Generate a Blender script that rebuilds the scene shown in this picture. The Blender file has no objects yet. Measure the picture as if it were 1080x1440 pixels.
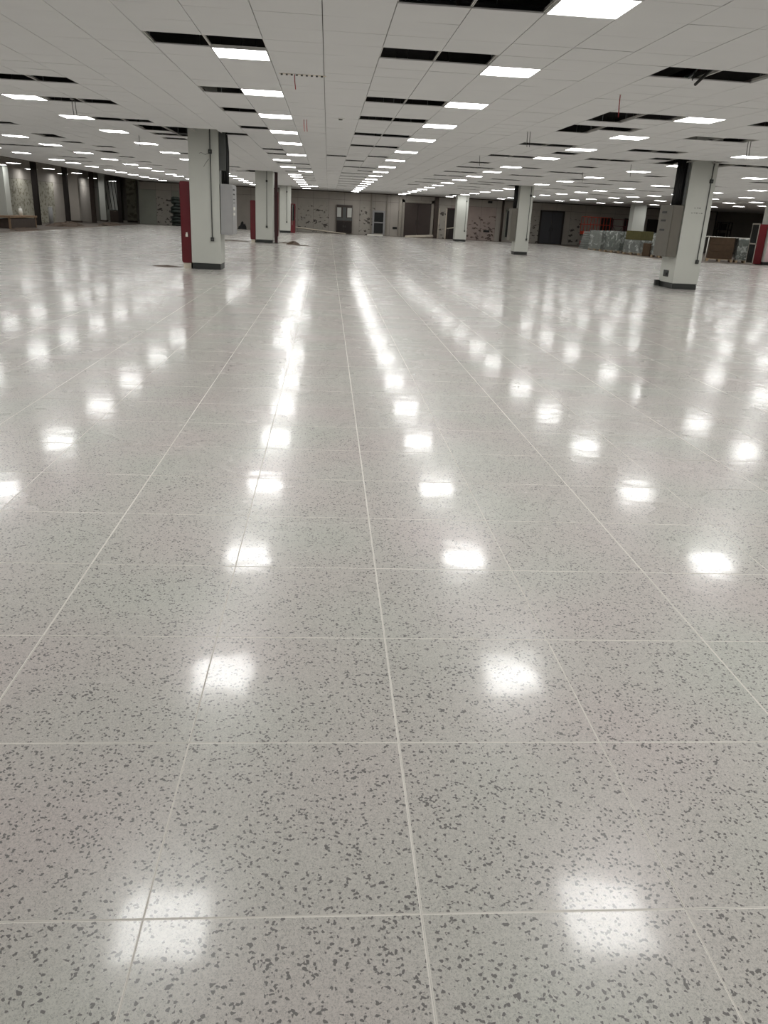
import bpy, bmesh, math, random
from mathutils import Vector, Matrix
random.seed(7)
SC = bpy.context.scene
COL = SC.collection

# ------------------------------------------------------------------ camera, world, exposure
CAM_H = 1.43137
F_PX = 1104.91
right = Vector((0.99663246, -0.06651772, 0.04794927))
up = Vector((-0.02126721, 0.35506105, 0.93460118))
fwd = Vector((0.07919246, 0.93247362, -0.35245072))
cam = bpy.data.objects.new('camera', bpy.data.cameras.new('camera'))
COL.objects.link(cam)
m = Matrix((right, up, -fwd)).transposed().to_4x4()
m.translation = Vector((0, 0, CAM_H))
cam.matrix_world = m
cam.data.sensor_fit = 'HORIZONTAL'
cam.data.sensor_width = 36
cam.data.lens = 36 * F_PX / 1080
cam.data.clip_end = 300
SC.camera = cam

world = bpy.data.worlds.new('world')
SC.world = world
world.use_nodes = True
world.node_tree.nodes['Background'].inputs[0].default_value = (0.5, 0.5, 0.5, 1)
world.node_tree.nodes['Background'].inputs[1].default_value = 0.02
SC.view_settings.view_transform = 'Standard'
SC.view_settings.look = 'None'
SC.view_settings.gamma = 1
SC.view_settings.use_curve_mapping = False
SC.view_settings.exposure = 0.0
LIGHT_STRENGTH = 19.0
SC.cycles.max_bounces = 10
SC.cycles.diffuse_bounces = 5
SC.cycles.glossy_bounces = 4
SC.cycles.transparent_max_bounces = 8
SC.cycles.use_denoising = True
SC.cycles.denoising_input_passes = 'RGB_ALBEDO_NORMAL'
SC.cycles.use_light_tree = True
SC.cycles.caustics_reflective = False
SC.cycles.sample_clamp_indirect = 6

H = 3.022                      # suspended ceiling
SLAB = 4.1                     # structural soffit above it
FX, FY = 0.23787, 1.29187      # floor grid origin
CX, CY = -0.08388, 7.88133     # ceiling grid origin
T = 0.6
XL, XR = -18.5, 37.0           # room side walls
YB, YF, YE = -12.5, 66.0, 78.0 # behind the camera, far wall, end of the left passage


# ------------------------------------------------------------------ materials
def rgb(r, g, b):
    f = lambda c: (c / 255 / 12.92) if c / 255 <= 0.04045 else ((c / 255 + 0.055) / 1.055) ** 2.4
    return (f(r), f(g), f(b), 1)


class NT:
    def __init__(s, name):
        s.m = bpy.data.materials.new(name)
        s.m.use_nodes = True
        s.t = s.m.node_tree
        s.b = s.t.nodes['Principled BSDF']
        s.out = s.t.nodes['Material Output']

    def n(s, typ, **kw):
        nd = s.t.nodes.new(typ)
        for k, v in kw.items():
            if k.startswith('i_'):
                nd.inputs[k[2:].replace('_', ' ')].default_value = v
            else:
                setattr(nd, k, v)
        return nd

    def l(s, a, b):
        s.t.links.new(a, b)

    def ramp(s, src, pts):
        r = s.n('ShaderNodeValToRGB')
        e = r.color_ramp.elements
        while len(e) < len(pts):
            e.new(0.5)
        for k, (p, c) in zip(e, pts):
            k.position = p
            k.color = c if hasattr(c, '__len__') else (c, c, c, 1)
        s.l(src, r.inputs[0])
        return r.outputs[0]

    def mix(s, fac, a, b, mode='MIX'):
        x = s.n('ShaderNodeMix', data_type='RGBA', blend_type=mode)
        for sock, v in ((x.inputs[0], fac), (x.inputs[6], a), (x.inputs[7], b)):
            if isinstance(v, bpy.types.NodeSocket):
                s.l(v, sock)
            else:
                sock.default_value = v
        return x.outputs[2]

    def bump(s, src, strength, dist, nrm=None):
        b = s.n('ShaderNodeBump')
        b.inputs['Strength'].default_value = strength
        b.inputs['Distance'].default_value = dist
        s.l(src, b.inputs['Height'])
        if nrm is not None:
            s.l(nrm, b.inputs['Normal'])
        return b.outputs[0]


def plain(name, c, rough=0.6, metal=0.0, var=0.08, scale=6.0, bump=0.0, spec=0.5):
    a = NT(name)
    geo = a.n('ShaderNodeNewGeometry')
    no = a.n('ShaderNodeTexNoise', i_Scale=scale, i_Detail=4.0)
    a.l(geo.outputs['Position'], no.inputs['Vector'])
    c = rgb(*c)
    lo = tuple(x * (1 - var) for x in c[:3]) + (1,)
    hi = tuple(min(1, x * (1 + var)) for x in c[:3]) + (1,)
    a.l(a.ramp(no.outputs[0], [(0.3, lo), (0.7, hi)]), a.b.inputs['Base Color'])
    a.b.inputs['Roughness'].default_value = rough
    a.b.inputs['Metallic'].default_value = metal
    a.b.inputs['Specular IOR Level'].default_value = spec
    if bump:
        a.l(a.bump(no.outputs[0], 1.0, bump), a.b.inputs['Normal'])
    return a.m


def floor_tile_mat():
    a = NT('speckled_floor_tile')
    geo = a.n('ShaderNodeNewGeometry')
    pos = geo.outputs['Position']
    # angular dark chips
    nz = a.n('ShaderNodeTexNoise', i_Scale=55.0, i_Detail=2.0)
    a.l(pos, nz.inputs['Vector'])
    off = a.n('ShaderNodeVectorMath', operation='MULTIPLY_ADD')
    a.l(nz.outputs['Color'], off.inputs[0])
    off.inputs[1].default_value = (0.007, 0.007, 0.0)
    a.l(pos, off.inputs[2])
    v = a.n('ShaderNodeTexVoronoi', feature='F1', i_Scale=160.0)
    a.l(off.outputs[0], v.inputs['Vector'])
    sep = a.n('ShaderNodeSeparateColor')
    a.l(v.outputs['Color'], sep.inputs[0])
    clus = a.n('ShaderNodeTexNoise', i_Scale=16.0, i_Detail=2.0)
    a.l(pos, clus.inputs['Vector'])
    thr = a.n('ShaderNodeMath', operation='MULTIPLY_ADD')
    a.l(clus.outputs[0], thr.inputs[0])
    thr.inputs[1].default_value = 0.32
    thr.inputs[2].default_value = -0.062
    lt = a.n('ShaderNodeMath', operation='LESS_THAN')
    a.l(sep.outputs[0], lt.inputs[0])
    a.l(thr.outputs[0], lt.inputs[1])
    # fine pale crackle
    e = a.n('ShaderNodeTexVoronoi', feature='DISTANCE_TO_EDGE', i_Scale=230.0)
    a.l(off.outputs[0], e.inputs['Vector'])
    e2 = a.n('ShaderNodeTexVoronoi', feature='F1', i_Scale=230.0)
    a.l(off.outputs[0], e2.inputs['Vector'])
    sep2 = a.n('ShaderNodeSeparateColor')
    a.l(e2.outputs['Color'], sep2.inputs[0])
    grain = a.ramp(sep2.outputs[1], [(0.0, rgb(186, 183, 179)), (1.0, rgb(218, 214, 209))])
    edge = a.ramp(e.outputs['Distance'], [(0.0, 1.0), (0.12, 0.0)])
    base = a.mix(edge, grain, rgb(226, 221, 215))
    # broad tint drift from tile to tile
    big = a.n('ShaderNodeTexNoise', i_Scale=1.6, i_Detail=0.0)
    a.l(pos, big.inputs['Vector'])
    tint = a.ramp(big.outputs[0], [(0.25, (0.955, 1.0, 0.97, 1)), (0.75, (1.0, 0.955, 0.968, 1))])
    base = a.mix(1.0, base, tint, 'MULTIPLY')
    col = a.mix(lt.outputs[0], base, rgb(130, 127, 125))
    a.l(col, a.b.inputs['Base Color'])
    # polished but slightly uneven surface
    w = a.n('ShaderNodeTexNoise', i_Scale=6.5, i_Detail=1.0)
    a.l(pos, w.inputs['Vector'])
    w2 = a.n('ShaderNodeTexNoise', i_Scale=38.0, i_Detail=1.0)
    a.l(pos, w2.inputs['Vector'])
    n1 = a.bump(w.outputs[0], 1.0, 0.0009)
    n2 = a.bump(w2.outputs[0], 1.0, 0.00003, n1)
    a.l(n2, a.b.inputs['Normal'])
    sm = a.n('ShaderNodeTexNoise', i_Scale=1.1, i_Detail=3.0)
    a.l(pos, sm.inputs['Vector'])
    ro = a.n('ShaderNodeMapRange')
    a.l(sm.outputs[0], ro.inputs[0])
    ro.inputs[1].default_value = 0.3
    ro.inputs[2].default_value = 0.7
    ro.inputs[3].default_value = 0.24
    ro.inputs[4].default_value = 0.3
    a.l(ro.outputs[0], a.b.inputs['Roughness'])
    a.b.inputs['IOR'].default_value = 1.45
    a.b.inputs['Coat Weight'].default_value = 0.46
    a.b.inputs['Coat Roughness'].default_value = 0.092
    a.b.inputs['Coat IOR'].default_value = 1.45
    a.l(n2, a.b.inputs['Coat Normal'])
    return a.m


def marked_board_mat(name, base, mark, scale=4.2, zmax=1.9, thr=0.6, stretch=0.9):
    """board with short diagonal dabs of dark adhesive on its lower part"""
    a = NT(name)
    geo = a.n('ShaderNodeNewGeometry')
    mp = a.n('ShaderNodeMapping')
    a.l(geo.outputs['Position'], mp.inputs['Vector'])
    mp.inputs['Rotation'].default_value = (0.0, math.radians(35), 0.0)
    mp.inputs['Scale'].default_value = (1.0 * stretch, stretch, 1.5)
    w = a.n('ShaderNodeTexNoise', i_Scale=scale, i_Detail=2.5)
    a.l(mp.outputs[0], w.inputs['Vector'])
    f = a.ramp(w.outputs[0], [(thr - 0.03, 0.0), (thr + 0.03, 1.0)])
    s = a.n('ShaderNodeSeparateXYZ')
    a.l(geo.outputs['Position'], s.inputs[0])
    z = a.n('ShaderNodeMapRange')
    a.l(s.outputs[2], z.inputs[0])
    z.inputs[1].default_value = zmax
    z.inputs[2].default_value = zmax + 0.1
    z.inputs[3].default_value = 1.0
    z.inputs[4].default_value = 0.0
    mu = a.n('ShaderNodeMath', operation='MULTIPLY')
    a.l(f, mu.inputs[0])
    a.l(z.outputs[0], mu.inputs[1])
    no = a.n('ShaderNodeTexNoise', i_Scale=1.5, i_Detail=4.0)
    a.l(geo.outputs['Position'], no.inputs['Vector'])
    b = rgb(*base)
    bc = a.ramp(no.outputs[0], [(0.3, tuple(x * 0.86 for x in b[:3]) + (1,)), (0.7, b)])
    a.l(a.mix(mu.outputs[0], bc, rgb(*mark)), a.b.inputs['Base Color'])
    a.b.inputs['Roughness'].default_value = 0.85
    return a.m


def film_mat():
    a = NT('shrink_film')
    geo = a.n('ShaderNodeNewGeometry')
    no = a.n('ShaderNodeTexNoise', i_Scale=4.0, i_Detail=3.0, i_Distortion=1.0)
    a.l(geo.outputs['Position'], no.inputs['Vector'])
    a.l(a.ramp(no.outputs[0], [(0.5, rgb(146, 151, 146)), (0.72, rgb(222, 226, 222))]), a.b.inputs['Base Color'])
    a.b.inputs['Roughness'].default_value = 0.2
    a.l(a.bump(no.outputs[0], 1.0, 0.02), a.b.inputs['Normal'])
    tr = a.n('ShaderNodeBsdfTransparent')
    mx = a.n('ShaderNodeMixShader')
    a.l(a.ramp(no.outputs[0], [(0.4, 0.3), (0.72, 0.7)]), mx.inputs[0])
    a.l(tr.outputs[0], mx.inputs[1])
    a.l(a.b.outputs[0], mx.inputs[2])
    a.l(mx.outputs[0], a.out.inputs['Surface'])
    return a.m


def emit_mat():
    a = NT('lit_diffuser')
    e = a.n('ShaderNodeEmission')
    e.inputs[0].default_value = (1.0, 0.997, 0.98, 1)
    e.inputs[1].default_value = LIGHT_STRENGTH
    a.l(e.outputs[0], a.out.inputs['Surface'])
    a.m.cycles.emission_sampling = 'FRONT'
    return a.m


M = {}
M['tile'] = floor_tile_mat()
M['edge'] = plain('pale_tile_edge', (240, 236, 228), 0.5, var=0.03)
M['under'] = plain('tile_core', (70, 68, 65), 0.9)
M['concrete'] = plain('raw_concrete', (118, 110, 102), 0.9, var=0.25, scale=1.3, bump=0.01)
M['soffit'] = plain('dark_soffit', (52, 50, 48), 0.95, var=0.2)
M['ceil'] = plain('ceiling_tile_white', (209, 210, 210), 0.9, var=0.015, scale=2.0)
M['tbar'] = plain('runner_white', (205, 203, 198), 0.5, var=0.02)
M['groove'] = plain('runner_groove', (42, 41, 40), 0.7)
M['emit'] = emit_mat()
M['rim'] = plain('light_rim_white', (225, 225, 222), 0.4, var=0.02)
M['wall'] = plain('grey_wall_board', (176, 170, 162), 0.9, var=0.1, scale=0.8)
M['wall_green'] = plain('grey_green_board', (160, 163, 152), 0.9, var=0.12, scale=0.8)
M['wall_dark'] = plain('dark_wall', (52, 49, 46), 0.9, var=0.15)
M['marked'] = marked_board_mat('marked_board', (180, 175, 166), (78, 74, 70))
M['marked_pink'] = marked_board_mat('marked_board_pinkish', (180, 165, 158), (94, 82, 78), zmax=1.75)
M['marked_tall'] = marked_board_mat('marked_board_tall', (184, 181, 166), (138, 134, 118), zmax=3.3, thr=0.56, scale=4.0)
M['strip'] = plain('wall_trim_metal', (148, 142, 132), 0.6)
M['column'] = plain('column_white', (196, 198, 191), 0.55, var=0.02, scale=1.5)
M['plinth'] = plain('plinth_dark', (42, 44, 42), 0.5)
M['red'] = plain('cabinet_red', (93, 8, 20), 0.35, var=0.05)
M['redpost'] = plain('dark_red_paint', (88, 22, 26), 0.5, var=0.1)
M['conduit'] = plain('conduit_grey', (86, 88, 86), 0.4, metal=0.3)
M['box_dark'] = plain('junction_box_dark', (50, 52, 50), 0.6)
M['cabgrey'] = plain('cabinet_grey', (158, 158, 158), 0.45, var=0.03)
M['cabgrey2'] = plain('cabinet_grey_brown', (104, 100, 91), 0.5, var=0.05)
M['black'] = plain('black_rubber', (16, 16, 16), 0.7)
M['black_gloss'] = plain('black_glass', (14, 17, 17), 0.15)
M['cream'] = plain('cream_board', (205, 196, 180), 0.7)
M['steel'] = plain('dark_brown_steel', (34, 26, 23), 0.6, var=0.2)
M['steel2'] = plain('brown_steel', (66, 54, 46), 0.6, var=0.2)
M['maroon'] = plain('maroon_steel', (52, 22, 24), 0.6)
M['brown_door'] = plain('brown_door_steel', (58, 46, 41), 0.45, var=0.06)
M['grey_door'] = plain('charcoal_door_steel', (50, 51, 56), 0.4, var=0.05)
M['galv'] = plain('galvanised_steel', (150, 154, 156), 0.35, metal=0.8, var=0.1)
M['wood'] = plain('pallet_wood', (172, 150, 122), 0.8, var=0.15, scale=9)
M['timber'] = plain('old_timber', (140, 116, 92), 0.8, var=0.15)
M['carton'] = plain('brown_carton', (78, 60, 42), 0.8, var=0.12)
M['carton_green'] = plain('olive_carton', (84, 80, 44), 0.8, var=0.15)
M['load_grey'] = plain('grey_packed_boards', (120, 124, 120), 0.7, var=0.2, scale=4)
M['load_teal'] = plain('teal_grey_packed_boards', (88, 98, 90), 0.7, var=0.2, scale=4)
M['film'] = film_mat()
M['orange'] = plain('orange_red_rail', (190, 62, 34), 0.5)
M['liftred'] = plain('lift_red', (150, 24, 30), 0.5)
M['white'] = plain('white_sheet', (226, 224, 214), 0.5)
M['pane'] = plain('frosted_white_pane', (205, 206, 200), 0.35, var=0.02)
M['dust'] = plain('brown_dust', (92, 78, 66), 0.95, var=0.3, scale=14)
M['redwire'] = plain('red_wire', (150, 30, 34), 0.5)
M['greenblack'] = plain('black_green_hose', (24, 34, 28), 0.6)
M['pink'] = plain('pale_pink_panel', (206, 182, 184), 0.6)
M['mark_ink'] = plain('grey_ink', (120, 122, 118), 0.8)


# ------------------------------------------------------------------ mesh helpers
class MB:
    def __init__(s):
        s.v, s.f, s.mi, s.sm = [], [], [], []

    def face(s, idx, mi=0, sm=False):
        s.f.append(idx); s.mi.append(mi); s.sm.append(sm)

    def box(s, x0, x1, y0, y1, z0, z1, mi=0, bev=0.0):
        if bev > 0:
            bm = bmesh.new()
            bmesh.ops.create_cube(bm, size=1)
            for q in bm.verts:
                q.co = Vector(((x0 + x1) / 2 + q.co.x * (x1 - x0), (y0 + y1) / 2 + q.co.y * (y1 - y0), (z0 + z1) / 2 + q.co.z * (z1 - z0)))
            bmesh.ops.bevel(bm, geom=bm.edges[:] + bm.verts[:], offset=bev, segments=2, affect='EDGES', profile=0.5)
            b = len(s.v)
            bm.verts.index_update()
            s.v += [tuple(q.co) for q in bm.verts]
            for fc in bm.faces:
                s.face([b + q.index for q in fc.verts], mi)
            bm.free()
            return s
        b = len(s.v)
        s.v += [(x0, y0, z0), (x1, y0, z0), (x1, y1, z0), (x0, y1, z0), (x0, y0, z1), (x1, y0, z1), (x1, y1, z1), (x0, y1, z1)]
        for q in ((0, 3, 2, 1), (4, 5, 6, 7), (0, 1, 5, 4), (1, 2, 6, 5), (2, 3, 7, 6), (3, 0, 4, 7)):
            s.face([b + i for i in q], mi)
        return s

    def obox(s, o, ax, ay, lx, ly, z0, z1, mi=0):
        """box spanned by horizontal directions ax, ay from corner o"""
        b = len(s.v)
        c = [(0, 0), (lx, 0), (lx, ly), (0, ly)]
        for z in (z0, z1):
            for u, v in c:
                s.v.append((o[0] + ax[0] * u + ay[0] * v, o[1] + ax[1] * u + ay[1] * v, z))
        for q in ((0, 3, 2, 1), (4, 5, 6, 7), (0, 1, 5, 4), (1, 2, 6, 5), (2, 3, 7, 6), (3, 0, 4, 7)):
            s.face([b + i for i in q], mi)
        return s

    def tube(s, pts, r, n=8, mi=0, caps=True):
        pts = [Vector(p) for p in pts]
        rings = []
        ref = Vector((0, 0, 1))
        for i, p in enumerate(pts):
            d = (pts[min(i + 1, len(pts) - 1)] - pts[max(i - 1, 0)]).normalized()
            a = ref if abs(d.dot(ref)) < 0.95 else Vector((1, 0, 0))
            u = d.cross(a).normalized(); w = d.cross(u)
            b = len(s.v)
            for k in range(n):
                t = 2 * math.pi * k / n
                s.v.append(tuple(p + (u * math.cos(t) + w * math.sin(t)) * r))
            rings.append(b)
        for a, b in zip(rings, rings[1:]):
            for k in range(n):
                s.face([a + k, a + (k + 1) % n, b + (k + 1) % n, b + k], mi, True)
        if caps:
            s.face([rings[0] + k for k in range(n)][::-1], mi)
            s.face([rings[-1] + k for k in range(n)], mi)
        return s

    def build(s, name, mats, parent=None):
        me = bpy.data.meshes.new(name)
        me.from_pydata(s.v, [], s.f)
        for q in (mats if isinstance(mats, (list, tuple)) else [mats]):
            me.materials.append(M[q] if isinstance(q, str) else q)
        me.polygons.foreach_set('material_index', s.mi)
        me.polygons.foreach_set('use_smooth', s.sm)
        me.update()
        bm = bmesh.new(); bm.from_mesh(me)
        bmesh.ops.recalc_face_normals(bm, faces=bm.faces); bm.to_mesh(me); bm.free()
        return link(name, me, parent)


def link(name, me, parent=None):
    o = bpy.data.objects.new(name, me)
    COL.objects.link(o)
    if parent is not None:
        o.parent = parent
    return o


def thing(name, loc, label, cat, group=None, rz=0.0):
    o = bpy.data.objects.new(name, None)
    o.empty_display_size = 0.1
    COL.objects.link(o)
    o.location = loc
    o.rotation_euler = (0, 0, rz)
    return tag(o, label, cat, group)


def tag(o, label, cat, group=None):
    o['label'] = label
    o['category'] = cat
    if group:
        o['group'] = group
    return o


def structure(o, label=None):
    o['kind'] = 'structure'
    if label:
        o['label'] = label
    return o


def copy_tree(o, parent=None):
    c = o.copy()
    COL.objects.link(c)
    c.parent = parent
    for ch in list(o.children):
        copy_tree(ch, c)
    return c


def rel(root, pts):
    return [(p[0] - root.location.x, p[1] - root.location.y, p[2] - root.location.z) for p in pts]


def px(x, y, z):
    d = Vector((x, y, z - CAM_H))
    zc = d.dot(fwd)
    if zc <= 0.05:
        return None
    return (540 + F_PX * d.dot(right) / zc, 720 - F_PX * d.dot(up) / zc, zc)


def in_frame(x, y, z, mg=0):
    q = px(x, y, z)
    return q is not None and -mg < q[0] < 1080 + mg and -mg < q[1] < 1440 + mg


# ------------------------------------------------------------------ floor: slab, tiles
SLAB_Z = -0.06
floor = structure(MB().box(XL - 0.2, XR + 0.2, YB - 0.2, YE + 0.2, SLAB_Z - 0.2, SLAB_Z).build('floor', 'concrete'),
                  'speckled pale grey access floor of square polished tiles')


def tile_mesh(wl, wr, wc):
    """one 60 cm tile: polished top, pale bevelled edge strips (left, right, cross)"""
    mb = MB()
    h = T / 2 - 0.0001
    d = 0.0009
    z1, zb = 0.0, -0.03
    xa, xb, ya, yb = -h + wl, h - wr, -h + wc, h - wc
    mb.v = [(xa, ya, z1), (xb, ya, z1), (xb, yb, z1), (xa, yb, z1),
            (-h, -h, z1 - d), (h, -h, z1 - d), (h, h, z1 - d), (-h, h, z1 - d),
            (-h, -h, zb), (h, -h, zb), (h, h, zb), (-h, h, zb)]
    mb.face([0, 1, 2, 3], 0)
    for i in range(4):
        j = (i + 1) % 4
        mb.face([4 + i, 4 + j, j, i], 1)
        mb.face([8 + i, 8 + j, 4 + j, 4 + i], 2)
    return mb


def mesh_of(mb, name, mats):
    me = bpy.data.meshes.new(name)
    me.from_pydata(mb.v, [], mb.f)
    for q in mats:
        me.materials.append(M[q])
    me.polygons.foreach_set('material_index', mb.mi)
    me.update()
    return me


TM = [tile_mesh(0.0034, 0.0024, 0.0032), tile_mesh(0.0024, 0.0034, 0.0032)]
TME = [mesh_of(t, 'floor_tile', ('tile', 'edge', 'under')) for t in TM]


def floor_cell(i, j):
    x = FX + T * (i + 0.5); y = FY + T * (j + 0.5)
    if x < -13.6 or x > XR or y < YB or y > 61.9:
        return None
    if x > 17.0 and y > 40.5:
        return None
    return x, y


cells = []
for i in range(-24, 62):
    for j in range(-24, 102):
        c = floor_cell(i, j)
        if c:
            cells.append((i, j, c[0], c[1]))
vis = []
for c in cells:
    hit = any(in_frame(c[2] + a, c[3] + b, 0) for a in (-.3, 0, .3) for b in (-.3, 0, .3))
    if hit:
        vis.append((c[2] ** 2 + c[3] ** 2, c))
vis.sort()
near = {(c[0], c[1]) for _, c in vis[:300]}
far = MB()
for i, j, x, y in cells:
    tx, ty = random.gauss(0, 0.0006), random.gauss(0, 0.0006)
    if (i, j) in near:
        o = link('floor_tile', TME[i % 2], floor)
        o.location = (x, y, 0)
        o.rotation_euler = (tx, ty, 0)
    else:
        b = len(far.v)
        far.v += [(x + vx, y + vy, vz + tx * vy - ty * vx) for vx, vy, vz in TM[i % 2].v]
        for f_, mi in zip(TM[i % 2].f, TM[i % 2].mi):
            far.face([b + k for k in f_], mi)
fo = link('floor_tile_field', mesh_of(far, 'floor_tile_field', ('tile', 'edge', 'under')), floor)
fo['kind'] = 'stuff'

# fascias along the open edges of the raised floor
f1 = structure(MB().box(-13.64, -13.58, YB, 61.9, SLAB_Z, -0.001).build('trim_1', 'timber'))
f2 = structure(MB().box(-13.58, 17.04, 61.93, 61.99, SLAB_Z, -0.001).build('trim_2', 'timber'))
f3 = structure(MB().box(17.07, 17.13, 40.7, 61.9, SLAB_Z, -0.001).build('trim_3', 'timber'))
f4 = structure(MB().box(17.1, XR - 0.02, 40.75, 40.81, SLAB_Z, -0.001).build('trim_4', 'steel2'))

# ------------------------------------------------------------------ ceiling
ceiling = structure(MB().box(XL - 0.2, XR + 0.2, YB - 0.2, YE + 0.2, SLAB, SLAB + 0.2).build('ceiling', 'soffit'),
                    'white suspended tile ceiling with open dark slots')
holes = set()
for i, j in [(1, -2), (2, -2), (-3, 2), (-2, 2), (1, 2), (2, 2), (1, 8), (2, 8), (1, 12), (2, 12), (1, 17), (2, 17), (1, 22), (2, 22),
             (2, 28), (0, 29), (1, 32), (1, 38), (2, 38), (2, 42), (1, 46), (2, 46), (1, 51), (2, 51), (1, 56), (2, 56), (1, 61), (2, 61),
             (1, 67), (2, 67), (1, 73), (2, 73), (1, 80), (2, 80),
             (-3, 8), (-3, 12), (-3, 17), (-3, 27), (-3, 30), (-3, 38), (-2, 38), (-2, 43), (-3, 48), (-2, 53), (-2, 58), (-2, 64),
             (-8, 8), (-7, 8), (-8, 12), (-7, 12), (-8, 17), (-7, 17), (-7, 22), (-7, 19), (-7, 20), (-7, 24), (-6, 24),
             (-13, 21), (-12, 32), (-13, 36), (-13, 37), (-13, 41), (-13, 46), (-13, 50), (-13, 56), (-13, 27), (-13, 26), (-13, 30),
             (-17, 35), (-18, 35), (-16, 35), (-15, 38), (-17, 45), (-18, 45), (-19, 50), (-18, 50), (-18, 56), (-7, 34), (-8, 34), (-8, 40), (-7, 46), (-8, 46), (-7, 52),
             (6, 2), (7, 2), (7, 8), (7, 9), (8, 8), (7, 11), (7, 12), (8, 11), (7, 17), (8, 17), (11, 12), (12, 12), (11, 8), (12, 8),
             (11, 17), (12, 17), (9, 20), (11, 22), (12, 22), (10, 30), (12, 27), (17, 21), (18, 21), (7, 23), (8, 23), (7, 28),
             (7, 32), (8, 32), (11, 37), (12, 37), (11, 43), (12, 43), (11, 48), (12, 48), (7, 37), (8, 37), (11, 52), (12, 52),
             (12, 32), (13, 32), (17, 37), (18, 37), (15, 38), (17, 31), (17, 42), (18, 42), (17, 47), (18, 47), (22, 42), (23, 42),
             (23, 31), (24, 31), (23, 37), (7, 42), (8, 42), (7, 48), (8, 48), (7, 54), (8, 54), (7, 60), (11, 58), (12, 58), (17, 53), (18, 53),
             (17, 59), (18, 59), (23, 48), (24, 48), (23, 54), (24, 54), (23, 60), (24, 60), (28, 50), (29, 50), (28, 56), (29, 56), (33, 60), (34, 60), (12, 64), (13, 64)]:
    holes.add((i, j))
COLS = [  # x0, x1, y0, y1
    (-3.27, -2.57, 20.3, 21.1), (-3.27, -2.5, 38.4, 39.2), (-3.3, -2.55, 57.9, 58.7),
    (9.02, 9.7, 20.8, 21.72), (8.86, 9.5, 38.8, 39.5), (8.85, 9.65, 57.6, 58.4),
    (22.4, 23.1, 41.0, 41.9), (21.5, 22.4, 58.0, 58.8)]
colcells = set()
for x0, x1, y0, y1 in COLS:
    for i in range(math.floor((x0 - CX) / T), math.floor((x1 - CX) / T) + 1):
        for j in range(math.floor((y0 - CY) / T), math.floor((y1 - CY) / T) + 1):
            colcells.add((i, j))
for i, j in [(-6, 19), (-5, 19), (13, 20), (-6, 20), (-5, 20), (-4, 20), (14, 21), (15, 20), (14, 20), (14, 22)]:
    colcells.add((i, j))

LC = {-2: [-7, -2, 3, 8, 13, 18, 23, 30, 47, 80], -3: [35, 42, 53, 57, 63, 69, 75, 82, 90],
      3: [-17, -12, -7, -2, 3, 8, 13, 18, 24, 30, 36, 42, 48, 54, 59, 64, 70, 76, 81, 87, 93],
      9: [-17, -12, -7, -2, 3, 8, 13, 18, 23, 30, 35, 41, 47, 53, 59, 65, 71, 76, 81, 88, 94],
      15: [-12, -7, -2, 3, 8, 13, 17, 23, 28, 35, 41, 47, 53, 58, 63, 69, 75, 81, 87, 93],
      21: [-12, -7, -2, 3, 8, 13, 18, 23, 28, 35, 40, 46, 52, 57, 63, 69, 75, 84, 90],
      27: [-12, -7, -2, 3, 8, 13, 18, 23, 28, 34, 39, 45, 51, 56, 61, 66, 73, 79, 85],
      32: [-12, -2, 8, 18, 28, 33, 39, 45, 50, 56, 61, 67, 73, 79, 85],
      37: [-2, 8, 18, 28, 38, 48, 53, 58, 63, 69, 75, 81],
      42: [-2, 10, 22, 34, 46, 54, 60, 66, 71, 77, 83], 48: [0, 14, 28, 42, 56, 64, 70], 54: [0, 14, 28, 42, 56, 66],
      -9: [-17, -12, -7, -2, 3, 7, 12, 17, 22, 28, 34, 40, 46, 52, 58, 63, 69, 74, 79, 86],
      -15: [-12, -7, -2, 3, 8, 12, 17, 22, 28, 33, 39, 45, 51, 56, 61, 67, 71, 78, 84, 90],
      -20: [-12, -2, 8, 17, 27, 33, 38, 43, 50, 54, 59, 65, 69, 74, 79, 84, 89],
      -27: [-12, 8, 28, 45, 53, 61, 70, 79], -30: [40, 49, 57, 66, 74, 84, 96, 106]}  # the left-wall row includes panels added to brighten the dark passage
lights = {(i, j) for i, js in LC.items() for j in js}

ct = MB().box(-T / 2 + .004, T / 2 - .004, -T / 2 + .0026, T / 2 - .0026, 0, 0.012)
CTME = mesh_of(ct, 'ceiling_tile', ('ceil',))
cc = []
for i in range(-23, 62):
    for j in range(-34, 97):
        x = CX + T * (i + .5); y = CY + T * (j + .5)
        if y > YF - 0.3 or y < YB + .3 or x > XR - .3:
            continue
        if (i, j) in holes or (i, j) in colcells or (i, j) in lights:
            continue
        if x > 31.2 and y > 56:
            continue
        cc.append((i, j, x, y))
vis = sorted((c[2] ** 2 + c[3] ** 2, c) for c in cc if any(in_frame(c[2] + a, c[3] + b, H) for a in (-.3, .3) for b in (-.3, .3)))
near = {(c[0], c[1]) for _, c in vis[:300]}
far = MB()
for i, j, x, y in cc:
    dz = random.uniform(0, 0.0015)
    tx, ty = random.gauss(0, 0.0022), random.gauss(0, 0.0022)
    if (i, j) in near:
        o = link('ceiling_tile', CTME, ceiling)
        o.location = (x, y, H + dz)
        o.rotation_euler = (tx, ty, 0)
    else:
        b = len(far.v)
        far.v += [(x + a, y + c_, H + dz + z + tx * c_ - ty * a) for a, c_, z in ct.v]
        for f_ in ct.f:
            far.face([b + k for k in f_])
o = link('ceiling_tile_field', mesh_of(far, 'ceiling_tile_field', ('ceil',)), ceiling)
o['kind'] = 'stuff'

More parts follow.
